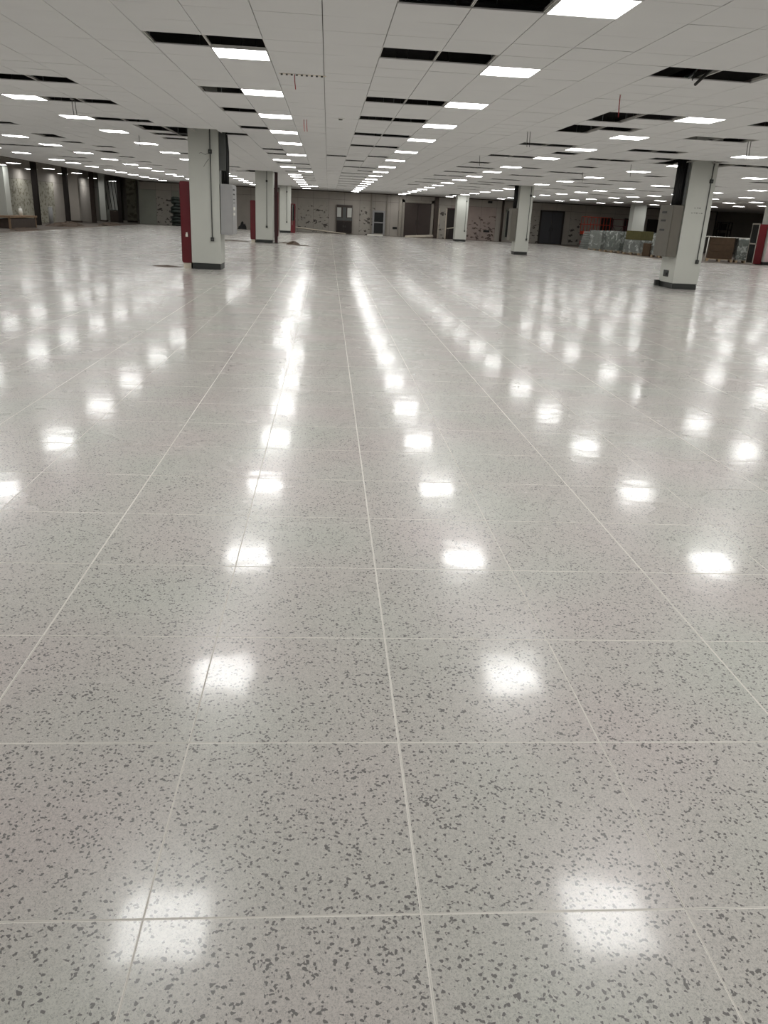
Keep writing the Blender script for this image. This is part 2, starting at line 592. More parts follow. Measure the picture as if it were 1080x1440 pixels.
# main runners of the ceiling grid, one for each joint line
yr0, yr1 = YB, YF - 0.05
rm = MB()
rm.box(-.011, -.003, yr0, yr1, .0135, .018, 0).box(.003, .011, yr0, yr1, .0135, .018, 0).box(-.003, .003, yr0, yr1, .0165, .018, 1).box(-.001, .001, yr0, yr1, .018, .045, 0)
RME = mesh_of(rm, 'grid_runner', ('tbar', 'groove'))
for i in range(-23, 62):
    x = CX + T * i
    if x < XR - .1:
        o = link('grid_runner', RME, ceiling)
        o.location = (x, 0, H)
# hangers and services that show through the open slots
hb = MB()
for (i, j) in sorted(holes):
    y = CY + T * (j + .5)
    for k in (i, i + 1):
        x = CX + T * k
        hb.tube([(x + .0, y + .1, H + .04), (x, y + .1, SLAB)], .004, 4)
        hb.box(x - .01, x + .01, y + .08, y + .12, H + .04, H + .1)
o = hb.build('ceiling_hanger_field', 'galv', ceiling)
o['kind'] = 'stuff'
for k, (x0, x1, y, z, w, hh) in enumerate([(-13, 33, 10.6, 3.45, .55, .3), (-13, 33, 27.2, 3.5, .6, .3), (-13, 33, 47.0, 3.5, .6, .3)]):
    d = thing('air_duct', ((x0 + x1) / 2, y, z), ['galvanised air duct glimpsed through the slots above the nearest light panels',
                                                   'galvanised air duct running across above the ceiling, between the near pillars and the next',
                                                   'galvanised air duct high above the ceiling in the far half of the hall'][k], 'duct', 'air ducts above the ceiling')
    hl = (x1 - x0) / 2
    MB().box(-hl, hl, -w / 2, w / 2, 0, hh).build('duct_body', 'galv', d)
    fl = MB().box(0, .04, -w / 2 - .03, w / 2 + .03, -.03, hh + .03).build('duct_flange', 'steel2', d)
    fl.location.x = -hl
    for q in range(1, int((x1 - x0) / 2.4)):
        f2_ = fl.copy(); COL.objects.link(f2_); f2_.parent = d; f2_.location.x = -hl + q * 2.4
for k, x in enumerate([-2.2, 4.45, 10.3]):
    t_ = MB().tube([(x, YB + .5, 3.3), (x, YF - .5, 3.3)], .04, 8).build('sprinkler_pipe', 'redpost')
    tag(t_, ['dark red pipe above the ceiling slots left of the middle', 'dark red pipe above the ceiling slots right of the middle',
             'dark red pipe above the ceiling toward the right pillars'][k], 'pipe', 'pipes above the ceiling')

# ------------------------------------------------------------------ ceiling lights
lp = thing('ceiling_light', (0, 0, H), 'x', 'ceiling light')
fr = MB()
a_, b_ = .296, .285
for x0, x1, y0, y1 in ((-a_, a_, -a_, -b_), (-a_, a_, b_, a_), (-a_, -b_, -b_, b_), (b_, a_, -b_, b_)):
    fr.box(x0, x1, y0, y1, -.004, .012)
fr.box(-a_, a_, -a_, a_, .012, .03)
fr.build('light_frame', 'rim', lp)
dm = bpy.data.meshes.new('light_diffuser')
dm.from_pydata([(-b_, -b_, 0), (-b_, b_, 0), (b_, b_, 0), (b_, -b_, 0)], [], [(0, 1, 2, 3)])
dm.materials.append(M['emit'])
link('light_diffuser', dm, lp)
ORDW = ['first', 'second', 'third', 'fourth', 'fifth', 'sixth', 'seventh', 'eighth', 'ninth', 'tenth', 'eleventh', 'twelfth', 'thirteenth',
        'fourteenth', 'fifteenth', 'sixteenth', 'seventeenth', 'eighteenth', 'nineteenth', 'twentieth', 'twenty-first', 'twenty-second']
ROWN = {-2: 'first row left of the middle', -3: 'first row left of the middle', -9: 'second row left of the middle',
        -15: 'third row left of the middle', -20: 'fourth row left of the middle', -27: 'dark post row at left',
        -30: 'row along the left wall'}
for q, i in enumerate((3, 9, 15, 21, 27, 32, 37, 42, 48, 54)):
    ROWN[i] = ORDW[q] + ' row right of the middle'
rows = {}
for (i, j) in lights:
    rows.setdefault(ROWN[i], []).append((j, i))
first = True
for rn, js in rows.items():
    js.sort()
    k = kb = 0
    for j, i in js:
        x = CX + T * (i + .5); y = CY + T * (j + .5)
        o = lp if first else copy_tree(lp)
        first = False
        o.location = (x, y, H)
        if in_frame(x, y, H, 4):
            o['label'] = 'lit square ceiling panel, %s nearest in the %s' % (ORDW[k] if k else 'the', rn) if k else 'lit square ceiling panel, the nearest in view of the %s' % rn
            o['group'] = 'ceiling panels, ' + rn
            k += 1
        else:
            o['label'] = 'ceiling panel outside the picture, %s from the back, %s' % (ORDW[kb], rn)
            o['group'] = 'panels outside the picture, ' + rn
            kb += 1

# ------------------------------------------------------------------ walls
def board_wall(name, axis, c, a0, a1, z0, z1, pick, skip=(), th=0.1, w=1.2):
    """wall slab (structure) with face boards as parts; axis 'y' = plane y=c, faces -y"""
    mb = MB()
    if axis == 'y':
        mb.box(a0, a1, c + .015, c + .015 + th, z0, z1)
    elif axis == 'x+':   # left wall, faces +x
        mb.box(c - th - .015, c - .015, a0, a1, z0, z1)
    else:
        mb.box(c + .015, c + .015 + th, a0, a1, z0, z1)
    wobj = structure(mb.build(name, 'wall_dark'))
    n = int(round((a1 - a0) / w))
    w = (a1 - a0) / n
    for k in range(n):
        u0, u1 = a0 + k * w + .006, a0 + (k + 1) * w - .006
        mat = pick((u0 + u1) / 2)
        if mat is None:
            continue
        for lo, hi in ((z0 + .005, 2.44), (2.452, z1 - .005)):
            if hi <= lo:
                continue
            e = random.uniform(0, .004)
            b = MB()
            if axis == 'y':
                b.box(u0, u1, c + e, c + .014, lo, hi)
            elif axis == 'x+':
                b.box(c - .014, c - e, u0, u1, lo, hi)
            else:
                b.box(c + e, c + .014, u0, u1, lo, hi)
            b.build('wall_board', mat if hi < 2.5 else 'wall', wobj)
    return wobj


def pick_far(x):
    if -13.6 < x < -12.3: return 'marked'
    if x < -11.5: return 'wall_green'
    if x < -9.5: return 'wall_green'
    if -8.6 < x < -6.9 or -2.5 < x < 0.6: return 'marked'
    if 1.9 < x < 3.4: return 'marked'
    if 4.5 < x < 5.3: return 'marked'
    if 8.6 < x < 9.5: return 'marked'
    if 10.3 < x < 13.5: return 'marked_pink'
    if 15.0 < x < 16.8 or 18.8 < x < 20: return 'marked'
    if x < -12.3: return 'marked'
    return 'wall'


board_wall('wall_far', 'y', YF, -14.4, 31.4, SLAB_Z, SLAB, pick_far)
structure(MB().box(31.4, XR, YF + 2, YF + 2.1, SLAB_Z, SLAB).build('wall_far_recess', 'wall'))
structure(MB().box(31.3, 31.4, YF, YF + 2, SLAB_Z, SLAB).build('trim_5', 'wall_dark'))
board_wall('wall_left', 'x+', XL, YB, YE, SLAB_Z, SLAB, lambda y: 'marked_tall' if 44 < y < 59 else ('wall_green' if y > 70 else 'wall') if y > 38 else None)
structure(MB().box(XR, XR + .1, YB, YF + 2, SLAB_Z, SLAB).build('wall_right', 'wall'))
structure(MB().box(XL, XR, YB - .1, YB, SLAB_Z, SLAB).build('wall_back', 'wall'))
structure(MB().box(XL, -14.4, YE, YE + .1, SLAB_Z, SLAB).build('wall_passage_end', 'wall'))
structure(MB().box(-14.5, -14.4, YF, YE, SLAB_Z, SLAB).build('wall_passage_side', 'wall_green'))
# dark closing strip where the ceiling meets the far wall
structure(MB().box(-14.4, 31.3, YF - .06, YF - .005, H - .05, H + .1).build('trim_6', 'steel2'))
# left ceiling edge fascia
structure(MB().box(CX - 23 * T - .05, CX - 23 * T, YB, YF, H - .02, H + .12).build('trim_7', 'steel2'))


def hung(name, x, z, label, cat, group=None, y=YF):
    return thing(name, (x, y, z), label, cat, group)


# opening with two pale panes over a dark lower half
w1 = thing('wall_cabinet', (1.28, YF, 0.02), 'dark brown double cupboard with two pale upper panes on the far wall', 'cabinet')
MB().box(-.62, .62, -.18, -.005, 0, 2.05).build('cabinet_body', 'brown_door', w1)
MB().box(-.6, .6, -.2, -.182, .9, 1.1).build('middle_rail', 'conduit', w1)
MB().box(-.12, .14, -.2, -.182, 1.1, 1.88).build('middle_post', 'conduit', w1)
for a, b in ((-.57, -.25), (.13 + .1, .57)):
    MB().box(a, b, -.21, -.183, 1.16, 1.85, bev=.004).build('pane', 'pane', w1)
for a, b in ((-.55, -.02), (.02, .55)):
    d = MB().box(a, b, -.2, -.182, .06, .84, bev=.004).build('cabinet_door', 'steel', w1)
    MB().tube([((-.08 if b < 0 else .08), -.23, .4), ((-.08 if b < 0 else .08), -.23, .55)], .008, 6).build('handle', 'galv', d)
# narrow framed door
d1 = structure(bpy.data.objects.new('door_1', None)); COL.objects.link(d1); d1.location = (4.0, YF, 0.02)
f_ = MB()
f_.box(-.5, -.36, -.06, -.003, 0, 1.75).box(.36, .5, -.06, -.003, 0, 1.75).box(-.36, .36, -.06, -.003, 1.64, 1.75).build('door_frame', 'cabgrey', d1)
MB().box(-.36, .36, -.04, -.003, .1, .84, bev=.004).build('door_panel', 'black_gloss', d1)
MB().box(-.36, .36, -.04, -.003, .93, 1.62, bev=.004).build('door_panel', 'black_gloss', d1)
MB().box(-.36, .36, -.055, -.003, .845, .925).build('door_rail', 'cabgrey', d1)
for x in (3.36, 4.62):
    structure(MB().box(x - .05, x + .05, YF - .08, YF - .002, SLAB_Z, H - .06).build('trim_8', 'strip'))
# tall brown double door
d2 = structure(bpy.data.objects.new('door_2', None)); COL.objects.link(d2); d2.location = (7.05, YF, SLAB_Z)
f_ = MB()
f_.box(-1.25, -1.05, -.12, -.003, 0, 2.75).box(1.05, 1.25, -.12, -.003, 0, 2.75).box(-1.25, 1.25, -.12, -.003, 2.55, 2.75).build('door_frame', 'strip', d2)
for s in (-1, 1):
    l_ = MB().box(min(s * .01, s * 1.04), max(s * .01, s * 1.04), -.06, -.003, .02, 2.53, bev=.005).build('door_leaf', 'brown_door', d2)
    MB().tube([(s * .12, -.11, .95), (s * .12, -.11, 1.25)], .015, 6).build('handle', 'steel', l_)
structure(MB().box(-1.5, -1.28, -.25, -.003, 0, 2.9).build('door_post', 'strip', d2))
structure(MB().box(8.36, 8.66, YF - .2, YF - .003, SLAB_Z, H - .06).build('trim_9', 'steel2'))
structure(MB().box(8.7, 8.78, YF - .12, YF - .003, SLAB_Z, 2.2).build('trim_10', 'cream'))
structure(MB().box(9.3, 9.38, YF - .12, YF - .003, SLAB_Z, 2.2).build('trim_11', 'cream'))
# dark opening beside column four, its inner shade made as a dark sheet
d3 = structure(bpy.data.objects.new('door_3', None)); COL.objects.link(d3); d3.location = (9.85, YF, SLAB_Z)
MB().box(-.45, .45, -.03, -.003, 0, 2.2).build('door_leaf', 'steel', d3)
f_ = MB()
f_.box(-.52, -.45, -.1, -.003, 0, 2.3).box(.45, .52, -.1, -.003, 0, 2.3).box(-.52, .52, -.1, -.003, 2.2, 2.3).build('door_frame', 'maroon', d3)
# dark vents low on the wall
for x, z, w_, lb in ((5.3, .48, .36, 'small dark louvred grille low on the wall left of the tall brown door'),
                     (12.65, .58, .5, 'dark louvred grille low on the pinkish marked wall section'),
                     (12.75, 2.75, .35, 'small dark vent high on the wall between the far pillars')):
    v = thing('wall_vent', (x, YF, z), lb, 'vent')
    MB().box(-w_ / 2, w_ / 2, -.03, -.003, 0, .16).build('vent_frame', 'box_dark', v)
    for q in range(3):
        MB().box(-w_ / 2 + .02, w_ / 2 - .02, -.045, -.03, .03 + q * .045, .05 + q * .045).build('slat', 'black', v)
pp = MB().tube([(13.8, YF - .15, SLAB_Z), (13.8, YF - .15, H - .06)], .09, 10).build('wall_pipe', 'steel2')
tag(pp, 'dark vertical pipe on the far wall left of the middle right pillar', 'pipe')
# narrow dark door behind column five
d4 = structure(bpy.data.objects.new('door_4', None)); COL.objects.link(d4); d4.location = (14.5, YF, .1)
MB().box(-.33, .33, -.04, -.003, .2, 2.15, bev=.004).build('door_leaf', 'black_gloss', d4)
f_ = MB()
f_.box(-.42, -.33, -.08, -.003, 0, 2.25).box(.33, .42, -.08, -.003, 0, 2.25).box(-.42, .42, -.08, -.003, 2.15, 2.25).build('door_frame', 'wall_green', d4)
# charcoal double door
d5 = structure(bpy.data.objects.new('door_5', None)); COL.objects.link(d5); d5.location = (17.85, YF, SLAB_Z)
for s in (-1, 1):
    l_ = MB().box(min(s * .01, s * .86), max(s * .01, s * .86), -.05, -.003, .02, 2.4, bev=.005).build('door_leaf', 'grey_door', d5)
    MB().tube([(s * .1, -.1, .95), (s * .1, -.1, 1.2)], .014, 6).build('handle', 'steel', l_)
f_ = MB()
f_.box(-.98, -.86, -.1, -.003, 0, 2.5).box(.86, .98, -.1, -.003, 0, 2.5).box(-.98, .98, -.1, -.003, 2.4, 2.5).build('door_frame', 'steel', d5)
# right-hand dark openings / doors, inner shade made as flat dark leaves
for k, (x, w_, z0, z1) in enumerate(((22.33, .95, SLAB_Z, 2.15), (24.0, .5, SLAB_Z, 2.16), (26.2, 1.1, SLAB_Z, 2.2), (30.0, .0, 0, 0))):
    if w_ == 0: continue
    d = structure(bpy.data.objects.new('door_%d' % (6 + k), None)); COL.objects.link(d); d.location = (x, YF, z0)
    MB().box(-w_ / 2, w_ / 2, -.04, -.003, .02, z1 - z0, bev=.004).build('door_leaf', 'steel', d)
    f_ = MB()
    f_.box(-w_ / 2 - .06, -w_ / 2, -.09, -.003, 0, z1 - z0 + .06).box(w_ / 2, w_ / 2 + .06, -.09, -.003, 0, z1 - z0 + .06).box(-w_ / 2 - .06, w_ / 2 + .06, -.09, -.003, z1 - z0, z1 - z0 + .06)
    f_.build('door_frame', 'wall', d)
t_ = thing('storage_rack', (31.0, 63.6, SLAB_Z), 'dark storage rack with drums seen right of the near right pillar', 'rack')
for x in (-.45, .45):
    for y in (-.25, .25):
        MB().box(x - .03, x + .03, y - .03, y + .03, 0, 2.3).build('upright', 'steel', t_)
for z in (.3, 1.0, 1.7, 2.25):
    MB().box(-.48, .48, -.28, .28, z, z + .05).build('shelf', 'steel', t_)
for z in (.35, 1.05, 1.75):
    tag_ = MB().box(-.35, .1, -.2, .2, z, z + .45, bev=.02).build('storage_bin', 'black', t_)

# ------------------------------------------------------------------ columns
def column(idx, label, plinth=True, boxes=None, conduit=True, body='column'):
    x0, x1, y0, y1 = COLS[idx]
    cx, cy = (x0 + x1) / 2, (y0 + y1) / 2
    hx, hy = (x1 - x0) / 2, (y1 - y0) / 2
    c = thing('column', (cx, cy, 0), label, 'column')
    MB().box(-hx, hx, -hy, hy, .14, SLAB, bev=.008).build('column_shaft', body, c)
    MB().box(-hx + .015, hx - .015, -hy + .015, hy - .015, SLAB_Z, .14).build('plinth', 'plinth', c)
    if conduit:
        k = hx * .32 if idx != 0 else hx * .45
        if idx in (3, 4, 5): k = hx * .62
        kp = MB().tube([(k, -hy - .014, .72), (k, -hy - .014, H + .2)], .012, 8).build('conduit', 'conduit', c)
        for z in (boxes or (.7, 2.63)):
            bx = MB().box(k - .04, k + .04, -hy - .055, -hy - .001, z - .045, z + .045, bev=.006).build('junction_box', 'box_dark', c)
            MB().tube([(k, -hy - .056, z), (k, -hy - .062, z)], .018, 8).build('knockout', 'conduit', bx)
    return c


c1 = column(0, 'near left white pillar with grey conduit, red cabinet fixed on its left side')
c2 = column(1, 'second pillar on the left, behind the near one, beside a dark red post')
c3 = column(2, 'third and farthest white pillar of the left line')
c6 = column(3, 'large near right white pillar with grey conduit and dark plinth')
c5 = column(4, 'middle white pillar of the right line, right of the picture middle')
c4 = column(5, 'farthest white pillar of the right line, beside the tall brown door')
c7 = column(6, 'white pillar cut by the right picture edge above the dark glazed cabinet', conduit=False)
c8 = column(7, 'far white pillar standing behind the wrapped pallets', conduit=False)
# column at the left picture edge
c9 = thing('column', (-17.0, 45.2, SLAB_Z), 'white pillar at the left picture edge beyond the floor edge', 'column')
MB().box(-.4, .42, -.35, .35, .2, H - .1, bev=.008).build('column_shaft', 'column', c9)
MB().box(-.38, .4, -.33, .33, 0, .2).build('plinth', 'plinth', c9)
# loose wires at the upper box of the near left pillar
hy = .4
w_ = MB().tube([(.15, -hy - .05, 2.6), (.05, -hy - .06, 2.56), (-.05, -hy - .05, 2.6), (-.09, -hy - .05, 2.58)], .004, 5).build('loose_wire', 'box_dark', c1)
w_ = MB().tube([(.12, -hy - .02, 2.47), (.04, -hy - .05, 2.36), (-.0, -hy - .03, 2.3)], .004, 5).build('loose_wire', 'box_dark', c1)
# small writing marks and socket box on the near right pillar
for z, x0, n_ in ((1.98, -.1, 3), (1.86, -.16, 5)):
    for q in range(n_):
        w_ = .05 if q % 2 else .035
        MB().box(x0 + q * .065, x0 + q * .065 + w_, -.463, -.4605, z + (q % 2) * .006, z + .018 + (q % 3) * .004).build('ink_mark', 'mark_ink', c6)
s_ = MB().box(-.36, -.341, -.12, .18, .28, .44, bev=.004).build('socket_plate', 'box_dark', c6)
MB().box(-.372, -.36, -.08, .0, .31, .38).build('socket', 'black', s_)
MB().box(-.46, -.34, .36, .46, SLAB_Z + .07, .16).build('plinth_offcut', 'plinth', c6)


def red_cabinet(x0, x1, y0, y1, z0, z1, label, side=-1, base=True):
    cx, cy = (x0 + x1) / 2, (y0 + y1) / 2
    r_ = thing('hose_cabinet', (cx, cy, z0), label, 'cabinet')
    hx, hy, h_ = (x1 - x0) / 2, (y1 - y0) / 2, z1 - z0
    MB().box(-hx, hx, -hy, hy, .0, h_, bev=.006).build('cabinet_body', 'red', r_)
    dr = MB().box(min(side * hx, side * (hx + .018)), max(side * hx, side * (hx + .018)), -hy + .02, hy - .02, .03, h_ - .03, bev=.004).build('cabinet_door', 'red', r_)
    MB().box(min(side * (hx + .018), side * (hx + .024)), max(side * (hx + .018), side * (hx + .024)), -hy + .1, hy - .1, h_ * .52, h_ - .12).build('glass', 'black_gloss', dr)
    MB().box(min(side * (hx + .018), side * (hx + .024)), max(side * (hx + .018), side * (hx + .024)), -hy + .1, hy - .1, .1, h_ * .48).build('glass', 'black_gloss', dr)
    if base:
        MB().box(-hx + .02, hx - .02, -hy + .02, hy - .02, -z0 + .001, 0).build('base_block', 'cream', r_)
    return r_


r1 = red_cabinet(-3.5, -3.28, 20.35, 21.05, .13, 1.97, 'dark red fire hose cabinet on the left side of the near left pillar')
st = MB().box(-.02, .035, -.3525, -.3505, .6, .66).box(-.01, .03, -.3525, -.3505, .66, .7).build('sticker', 'white', r1)
MB().box(.045, .06, -.3525, -.3505, .61, .66).build('keyhole', 'black', r1)
r2 = red_cabinet(-3.5, -3.28, 38.45, 39.15, .13, 1.8, 'dark red fire hose cabinet on the left side of the second left pillar')
r3 = red_cabinet(-2.54, -2.25, 57.95, 58.65, .02, 1.9, 'red fire cabinet with dark glazing on the right of the farthest left pillar', side=1, base=False)
MB().box(-.11, .1, -.362, -.352, .8, 1.84).build('side_panel', 'black_gloss', r3)
MB().box(-.05, -.03, -.366, -.362, .5, 1.84).build('side_mullion', 'strip', r3)

# dark red post right of second pillar
rp = thing('steel_post', (-2.36, 38.7, 0), 'thin dark red post from floor to ceiling beside the second left pillar', 'post')
MB().box(-.07, .07, -.07, .07, 0, H, bev=.006).build('post_shaft', 'maroon', rp)
MB().box(-.09, .09, -.09, .09, 0, .012).build('foot_plate', 'steel', rp)
MB().box(.07, .1, -.05, .05, .3, 2.2).build('side_rail', 'red', rp)

# distribution cabinets
e1 = thing('distribution_cabinet', (-2.55, 20.7, .82), 'grey electrical cabinet hung on the right side of the near left pillar', 'cabinet')
MB().box(0, .27, -.42, .45, 0, 1.13, bev=.006).build('cabinet_body', 'cabgrey', e1)
dr = MB().box(.27, .285, -.4, .43, .02, 1.11, bev=.003).build('cabinet_door', 'cabgrey', e1)
for z, h_, mt in ((1.0, .03, 'box_dark'), (.9, .03, 'box_dark'), (.8, .012, 'black'), (.72, .012, 'black'), (.56, .07, 'white'), (.44, .06, 'white')):
    MB().box(.286, .292, -.3, .05, z, z + h_).build('label_plate', mt, dr)
MB().box(.0, .25, -.455, -.43, -.001, -.01 + .012).build('bottom_lip', 'cabgrey', e1)
cb = MB()
for k in range(9):
    x = .04 + (k % 3) * .055; y = -.28 + (k // 3) * .08
    j_ = random.uniform(-.03, .03)
    cb.tube([(x, y, 1.13), (x + j_ * .5, y, 1.5), (x + j_ - .01, y + j_, 1.85), (x - .03, y, H - .82 + .15)], .028, 7)
cb.build('cable_bundle', 'black', e1)
MB().box(-.01, .14, -.4, -.36, 1.42, H - .82 + .1, bev=.004).build('cable_cover', 'conduit', e1)

e2 = thing('distribution_cabinet', (9.0, 21.25, .79), 'brown grey electrical cabinet hung on the left side of the near right pillar', 'cabinet')
MB().box(-.25, 0, -.42, .45, 0, 1.25, bev=.006).build('cabinet_body', 'cabgrey2', e2)
dr = MB().box(-.265, -.25, -.4, .43, .02, 1.23, bev=.003).build('cabinet_door', 'cabgrey2', e2)
for z in (1.05, .85, .62):
    MB().box(-.272, -.266, -.05, .25, z, z + .05).build('label_plate', 'box_dark', dr)
cb = MB()
for k in range(12):
    x = -.2 + (k % 4) * .05; y = -.3 + (k // 4) * .08
    j_ = random.uniform(-.02, .02)
    cb.tube([(x, y, 1.25), (x + j_, y + j_, 1.7), (x + .0, y, H - .79 + .15)], .03, 7)
cb.build('cable_bundle', 'black', e2)
MB().box(-.06, -.01, -.42, -.38, 1.26, H - .79 + .1, bev=.004).build('cable_cover', 'conduit', e2)

e3 = thing('distribution_cabinet', (8.85, 39.15, .6), 'narrow grey cabinet on the left side of the middle right pillar', 'cabinet')
MB().box(-.25, 0, -.3, .35, 0, 1.45, bev=.006).build('cabinet_body', 'cabgrey2', e3)
MB().box(-.264, -.25, -.28, .33, .02, 1.43, bev=.003).build('cabinet_door', 'cabgrey2', e3)
cb = MB()
for k in range(6):
    x = -.2 + (k % 3) * .06; y = -.2 + (k // 3) * .08
    cb.tube([(x, y, 1.45), (x + .02, y, 2.0), (x, y, H - .6 + .1)], .03, 6)
cb.build('cable_bundle', 'black', e3)

# glazed cabinet at the right edge
g = thing('glazed_cabinet', (22.25, 41.3, 0), 'tall dark glazed cabinet with red side at the right picture edge', 'cabinet')
MB().box(-.3, .12, -.1, .6, .02, 1.95, bev=.006).build('cabinet_body', 'red', g)
fr_ = MB()
fr_.box(-.33, -.3, -.1, .62, 0, .06).box(-.33, -.3, -.1, .62, .96, 1.02).box(-.33, -.3, -.1, .62, 1.92, 1.98).box(-.33, -.3, -.1, -.06, .06, 1.92).box(-.33, -.3, .58, .62, .06, 1.92)
fr_.build('door_frame', 'strip', g)
MB().box(-.315, -.301, -.06, .58, .06, .96).build('glass', 'black_gloss', g)
MB().box(-.315, -.301, -.06, .58, 1.02, 1.92).build('glass', 'black_gloss', g)
pk = MB().box(22.42, 23.2, 40.96, 40.985, .15, 1.1, bev=.003).build('gypsum_sheet', 'pink')
tag(pk, 'pale pinkish sheet leaning on the pillar at the right picture edge', 'panel')

# ------------------------------------------------------------------ pallets
DV = Vector((.445, -.895)); NV = Vector((.895, .445))   # along the face, into depth


def pallet_stack(x, y, w, d, z1, load, label, film=True, group='wrapped pallets by the right wall', layers=6, extra=None, turn=0):
    a = math.atan2(DV.y, DV.x) + turn
    p = thing('pallet_load', (x, y, SLAB_Z), label, 'pallet', group, rz=a)
    zb = -SLAB_Z
    for k in range(5):
        yy = d * k / 5 + .02
        MB().box(0, w, yy, yy + d / 5 - .05, .12, .145).build('deck_board', 'wood', p)
    for k in range(3):
        for q in range(3):
            xx = (w - .12) * k / 2; yy = (d - .12) * q / 2
            MB().box(xx, xx + .12, yy, yy + .12, .022, .12).build('block', 'wood', p)
    for k in range(3):
        xx = (w - .1) * k / 2
        MB().box(xx, xx + .1, 0, d, 0, .022).build('runner', 'wood', p)
    z0 = .147
    hh = (z1 + zb - z0) / layers
    for k in range(layers):
        j_ = random.uniform(-.012, .012)
        MB().box(.04 + j_, w - .04 + j_, .04, d - .04, z0 + k * hh + .004, z0 + (k + 1) * hh, bev=.008).build('packed_layer', load, p)
    if film:
        bm = bmesh.new()
        bmesh.ops.create_grid(bm, x_segments=12, y_segments=12, size=.5)
        bm.free()
        mb = MB()
        n, mth = 36, 9
        random.seed(int(x * 100))
        for r in range(mth + 1):
            z = z0 - .04 + (z1 + zb - z0 + .045) * r / mth
            for k in range(n):
                t = k / n * 4
                s_ = int(t); u = t - s_
                q = [(0, u), (u, 1), (1, 1 - u), (1 - u, 0)][s_]
                ox = (q[0] - .5) * (w + .02); oy = (q[1] - .5) * (d + .02)
                s2 = 1 + random.uniform(-.006, .008)
                mb.v.append((w / 2 + ox * s2, d / 2 + oy * s2, z))
        for r in range(mth):
            for k in range(n):
                b = r * n
                mb.face([b + k, b + (k + 1) % n, b + n + (k + 1) % n, b + n + k], 0, True)
        mb.face([mth * n + k for k in range(n)])
        mb.build('wrap_film', 'film', p)
    return p


pallet_stack(17.15, 53.6, 1.1, 1.1, 1.2, 'load_grey', 'film wrapped grey pallet load, leftmost and farthest of the wrapped row')
pallet_stack(17.65, 51.9, 1.25, 1.1, 1.22, 'load_teal', 'film wrapped teal grey pallet load, second from the left in the row')
pc = pallet_stack(18.05, 49.6, 1.3, 1.15, .78, 'load_grey', 'pallet with an olive box over a pale wrapped lower half', layers=4)
MB().box(.03, 1.22, .05, 1.1, .86, 1.36, bev=.01).build('olive_box', 'carton_green', pc)
pallet_stack(18.55, 46.4, 1.25, 1.15, 1.25, 'load_grey', 'pale film wrapped pallet load touching the near right pillar in view')
bx = thing('carton', (18.5, 47.6, SLAB_Z), 'small dark brown carton on the floor between two wrapped pallets', 'box', rz=math.atan2(DV.y, DV.x))
MB().box(0, .55, 0, .5, 0, .72, bev=.01).build('carton_body', 'carton', bx)
MB().box(0.0, .55, .24, .26, .721, .724).build('tape', 'timber', bx)
pallet_stack(20.95, 44.4, 1.35, 1.1, 1.2, 'carton', 'bare brown carton stack on a pallet right of the near right pillar', film=False, layers=3, turn=.75)
pallet_stack(22.34, 43.85, 1.0, 1.1, 1.2, 'load_teal', 'greenish film wrapped pallet load beside the brown carton stack', turn=.75)
pallet_stack(23.42, 43.45, .55, .7, 1.0, 'carton', 'narrow brown carton stack left of the dark glazed cabinet', film=False, layers=3, turn=.75)
pt = MB().obox((20.55, 44.35), (.98, -.12), (.12, .98), 3.2, 1.25, 1.205, 1.235).build('cover_board', 'white')
tag(pt, 'long pale cover board lying on top of the stacks at the right', 'board')
tl = MB().tube([(20.75, 44.15, SLAB_Z), (20.85, 44.3, 1.2)], .025, 6).build('leaning_pole', 'white')
tag(tl, 'thin white pole leaning on the brown carton stack', 'pole')

# stepped stack of boards left of the pallets
bs = thing('board_stack', (17.35, 56.4, SLAB_Z), 'stepped stack of grey sacks left of the wrapped pallets', 'stack', rz=math.atan2(DV.y, DV.x) + .2)
for k in range(8):
    MB().box(.04 * k, 1.5 - .02 * k, 0, 1.0, k * .145, (k + 1) * .145 - .01, bev=.03).build('sack', 'load_grey', bs)

# scissor lift
sl = thing('scissor_lift', (20.35, 62.6, SLAB_Z), 'red scissor lift with orange guard rails near the far wall', 'lift')
MB().box(-.95, .95, -.4, .4, .12, .42, bev=.02).build('chassis', 'liftred', sl)
for x in (-.7, .7):
    for y in (-.42, .42):
        MB().tube([(x, y - .06, .16), (x, y + .06, .16)], .16, 16).build('wheel', 'black', sl)
for y in (-.3, .3):
    for z in (.42, .66):
        MB().tube([(-.8, y, z), (.8, y, z + .24)], .03, 6).build('scissor_arm', 'liftred', sl)
        MB().tube([(.8, y, z), (-.8, y, z + .24)], .03, 6).build('scissor_arm', 'liftred', sl)
MB().box(-1.0, 1.0, -.42, .42, .9, 1.12, bev=.01).build('platform', 'orange', sl)
gr_ = MB()
for z in (1.62, 2.15):
    gr_.tube([(-1.0, -.4, z), (1.0, -.4, z), (1.0, .4, z), (-1.0, .4, z), (-1.0, -.4, z)], .025, 6)
gr_.build('guard_rail', 'orange', sl)
for x in (-1.0, -.5, 0, .5, 1.0):
    for y in (-.4, .4):
        MB().tube([(x, y, 1.12), (x, y, 2.15)], .022, 6).build('rail_post', 'orange', sl)
sf = thing('scaffold_frame', (22.2, 62.8, SLAB_Z), 'dark orange scaffold frame standing right of the scissor lift', 'scaffold')
for x in (-.55, .55):
    for y in (-.3, .3):
        MB().tube([(x, y, 0), (x, y, 2.1)], .03, 6).build('upright', 'redpost', sf)
for z in (.4, 1.0, 1.6, 2.08):
    for y in (-.3, .3):
        MB().tube([(-.55, y, z), (.55, y, z)], .02, 6).build('crossbar', 'redpost', sf)
for y in (-.3, .3):
    MB().tube([(-.55, y, .4), (.55, y, 1.6)], .015, 6).build('brace', 'redpost', sf)
    MB().tube([(.55, y, .4), (-.55, y, 1.6)], .015, 6).build('brace', 'redpost', sf)
